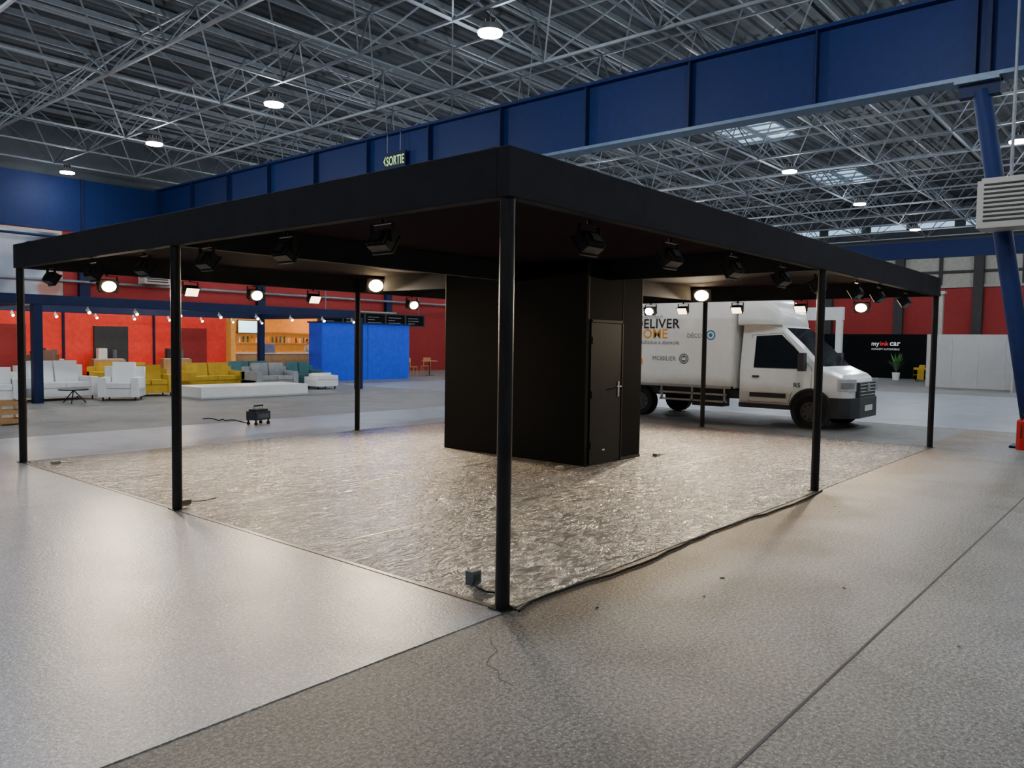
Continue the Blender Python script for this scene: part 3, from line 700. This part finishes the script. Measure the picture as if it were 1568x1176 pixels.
b.box(-.24,.24,-.21,.21,.02,.04,'wood',X)
b.obj('wooden_crate')
b=MB()
for i in range(22):
    x=random.uniform(2.5,12);y=random.uniform(-1.5,2.8)
    b.tube((x,y,.004),(x+random.uniform(-.03,.03),y+random.uniform(-.03,.03),.005),.004,random.choice(['slot','offw']),5)
b.obj('floor_litter')

# ------------------------------------------------------------ people (cafe staff)
def person(x,y,rz,top,hold=True):
    root=empty('person',(x,y,0)); R=Matrix.Rotation(math.radians(rz),3,'Z')
    J={'pel':(0,0,.95),'wa':(0,0,1.1),'ch':(0,-.01,1.3),'nk':(0,0,1.46),'hd':(0,-.01,1.53),
       'ls':(-.18,0,1.40),'le':(-.24,-.03,1.12),'lw':(-.16,-.24,1.05),'lh':(-.14,-.31,1.05),
       'rs':(.18,0,1.40),'re':(.25,-.02,1.12),'rw':(.17,-.23,1.02),'rh':(.15,-.30,1.02),
       'lhip':(-.1,0,.9),'lk':(-.11,-.01,.5),'la':(-.11,.02,.09),'lt':(-.12,-.15,.04),
       'rhip':(.1,0,.9),'rk':(.12,-.02,.5),'ra':(.13,.02,.09),'rt':(.14,-.15,.04)}
    Rr={'pel':.14,'wa':.125,'ch':.15,'nk':.06,'hd':.055,'ls':.065,'le':.045,'lw':.03,'lh':.035,'rs':.065,'re':.045,'rw':.03,'rh':.035,
        'lhip':.09,'lk':.06,'la':.042,'lt':.035,'rhip':.09,'rk':.06,'ra':.042,'rt':.035}
    E=[('pel','wa'),('wa','ch'),('ch','nk'),('nk','hd'),('ch','ls'),('ls','le'),('le','lw'),('lw','lh'),('ch','rs'),('rs','re'),('re','rw'),('rw','rh'),
       ('pel','lhip'),('lhip','lk'),('lk','la'),('la','lt'),('pel','rhip'),('rhip','rk'),('rk','ra'),('ra','rt')]
    ks=list(J); me=bpy.data.meshes.new('body'); me.from_pydata([R@Vector(J[k]) for k in ks],[(ks.index(a),ks.index(c)) for a,c in E],[])
    o=bpy.data.objects.new('body',me); COL.objects.link(o); o.parent=root
    sk=o.modifiers.new('skin','SKIN')
    for i,k in enumerate(ks): me.skin_vertices[0].data[i].radius=(Rr[k],Rr[k]*.85 if k in('pel','wa','ch') else Rr[k]); me.skin_vertices[0].data[i].use_root=(k=='pel')
    o.modifiers.new('sub','SUBSURF').levels=2; o.modifiers['sub'].render_levels=2
    m,nt,bs=new_mat('clothes'); tc=nt.nodes.new('ShaderNodeTexCoord'); sp=nt.nodes.new('ShaderNodeSeparateXYZ'); rp=nt.nodes.new('ShaderNodeValToRGB'); mr=nt.nodes.new('ShaderNodeMath'); mr.operation='DIVIDE'; mr.inputs[1].default_value=2
    nt.links.new(tc.outputs['Object'],sp.inputs[0]); nt.links.new(sp.outputs['Z'],mr.inputs[0]); nt.links.new(mr.outputs[0],rp.inputs['Fac']); nt.links.new(rp.outputs['Color'],bs.inputs['Base Color'])
    c=rp.color_ramp; c.interpolation='CONSTANT'; c.elements[0].color=(.02,.02,.03,1); c.elements[1].position=.475; c.elements[1].color=list(top)+[1]; e=c.elements.new(.735); e.color=(.5,.28,.2,1); bs.inputs['Roughness'].default_value=.85
    me.materials.append(m)
    b=MB(); X=R.to_4x4()
    b.sph((0,-.015,1.63),(.078,.095,.115),'skin',16,12,X); b.sph((0,.012,1.665),(.086,.098,.1),'hair',16,12,X); b.sph((0,-.112,1.62),(.013,.02,.02),'skin',8,6,X)
    for s_ in (-1,1): b.sph((s_*.03,-.098,1.645),(.012,.01,.009),'slot',8,6,X); b.sph((s_*.08,0,1.625),(.012,.02,.03),'skin',8,6,X)
    b.box(-.025,.025,-.108,-.1,1.575,1.582,'extred',X)
    for s_ in (-1,1):
        hx,hz=(-.14,1.05) if s_<0 else (.15,1.02)
        for k in range(4):
            fx=hx+(k-1.5)*.02; L=(.065,.075,.072,.055)[k]
            b.tube((fx,-.31,hz),(fx,-.33-L*.5,hz-.005),.009,'skin',6,X=X); b.tube((fx,-.33-L*.5,hz-.005),(fx,-.33-L*.8,hz-.04),.008,'skin',6,X=X)
        b.tube((hx-s_*.03,-.28,hz),(hx-s_*.06,-.33,hz-.01),.01,'skin',6,X=X)
    b.v=[v+Vector((x,y,0)) for v in b.v]; b.obj('head_and_hands',parent=root)
person(22.6,32.3,10,(.55,.5,.45)); person(24.0,32.4,-20,(.06,.06,.08))

# ------------------------------------------------------------ world and camera
w=bpy.data.worlds.new('World'); S.world=w; w.use_nodes=True
w.node_tree.nodes['Background'].inputs[0].default_value=(.5,.6,.75,1); w.node_tree.nodes['Background'].inputs[1].default_value=.3
yaw=math.radians(40.4); p=math.radians(3.0); roll=.0143
F=Vector((math.cos(yaw)*math.cos(p),math.sin(yaw)*math.cos(p),-math.sin(p)))
R0=Vector((math.sin(yaw),-math.cos(yaw),0)); U0=R0.cross(F)
U=(U0*math.cos(roll)-R0*math.sin(roll)).normalized(); R=F.cross(U).normalized()
cam=bpy.data.cameras.new('camera'); co=bpy.data.objects.new('camera',cam); COL.objects.link(co)
mw=Matrix(((R.x,U.x,-F.x,0),(R.y,U.y,-F.y,0),(R.z,U.z,-F.z,1.7),(0,0,0,1)))
co.matrix_world=mw
cam.sensor_width=36; cam.lens=1200/1568*36; cam.clip_end=300
S.camera=co
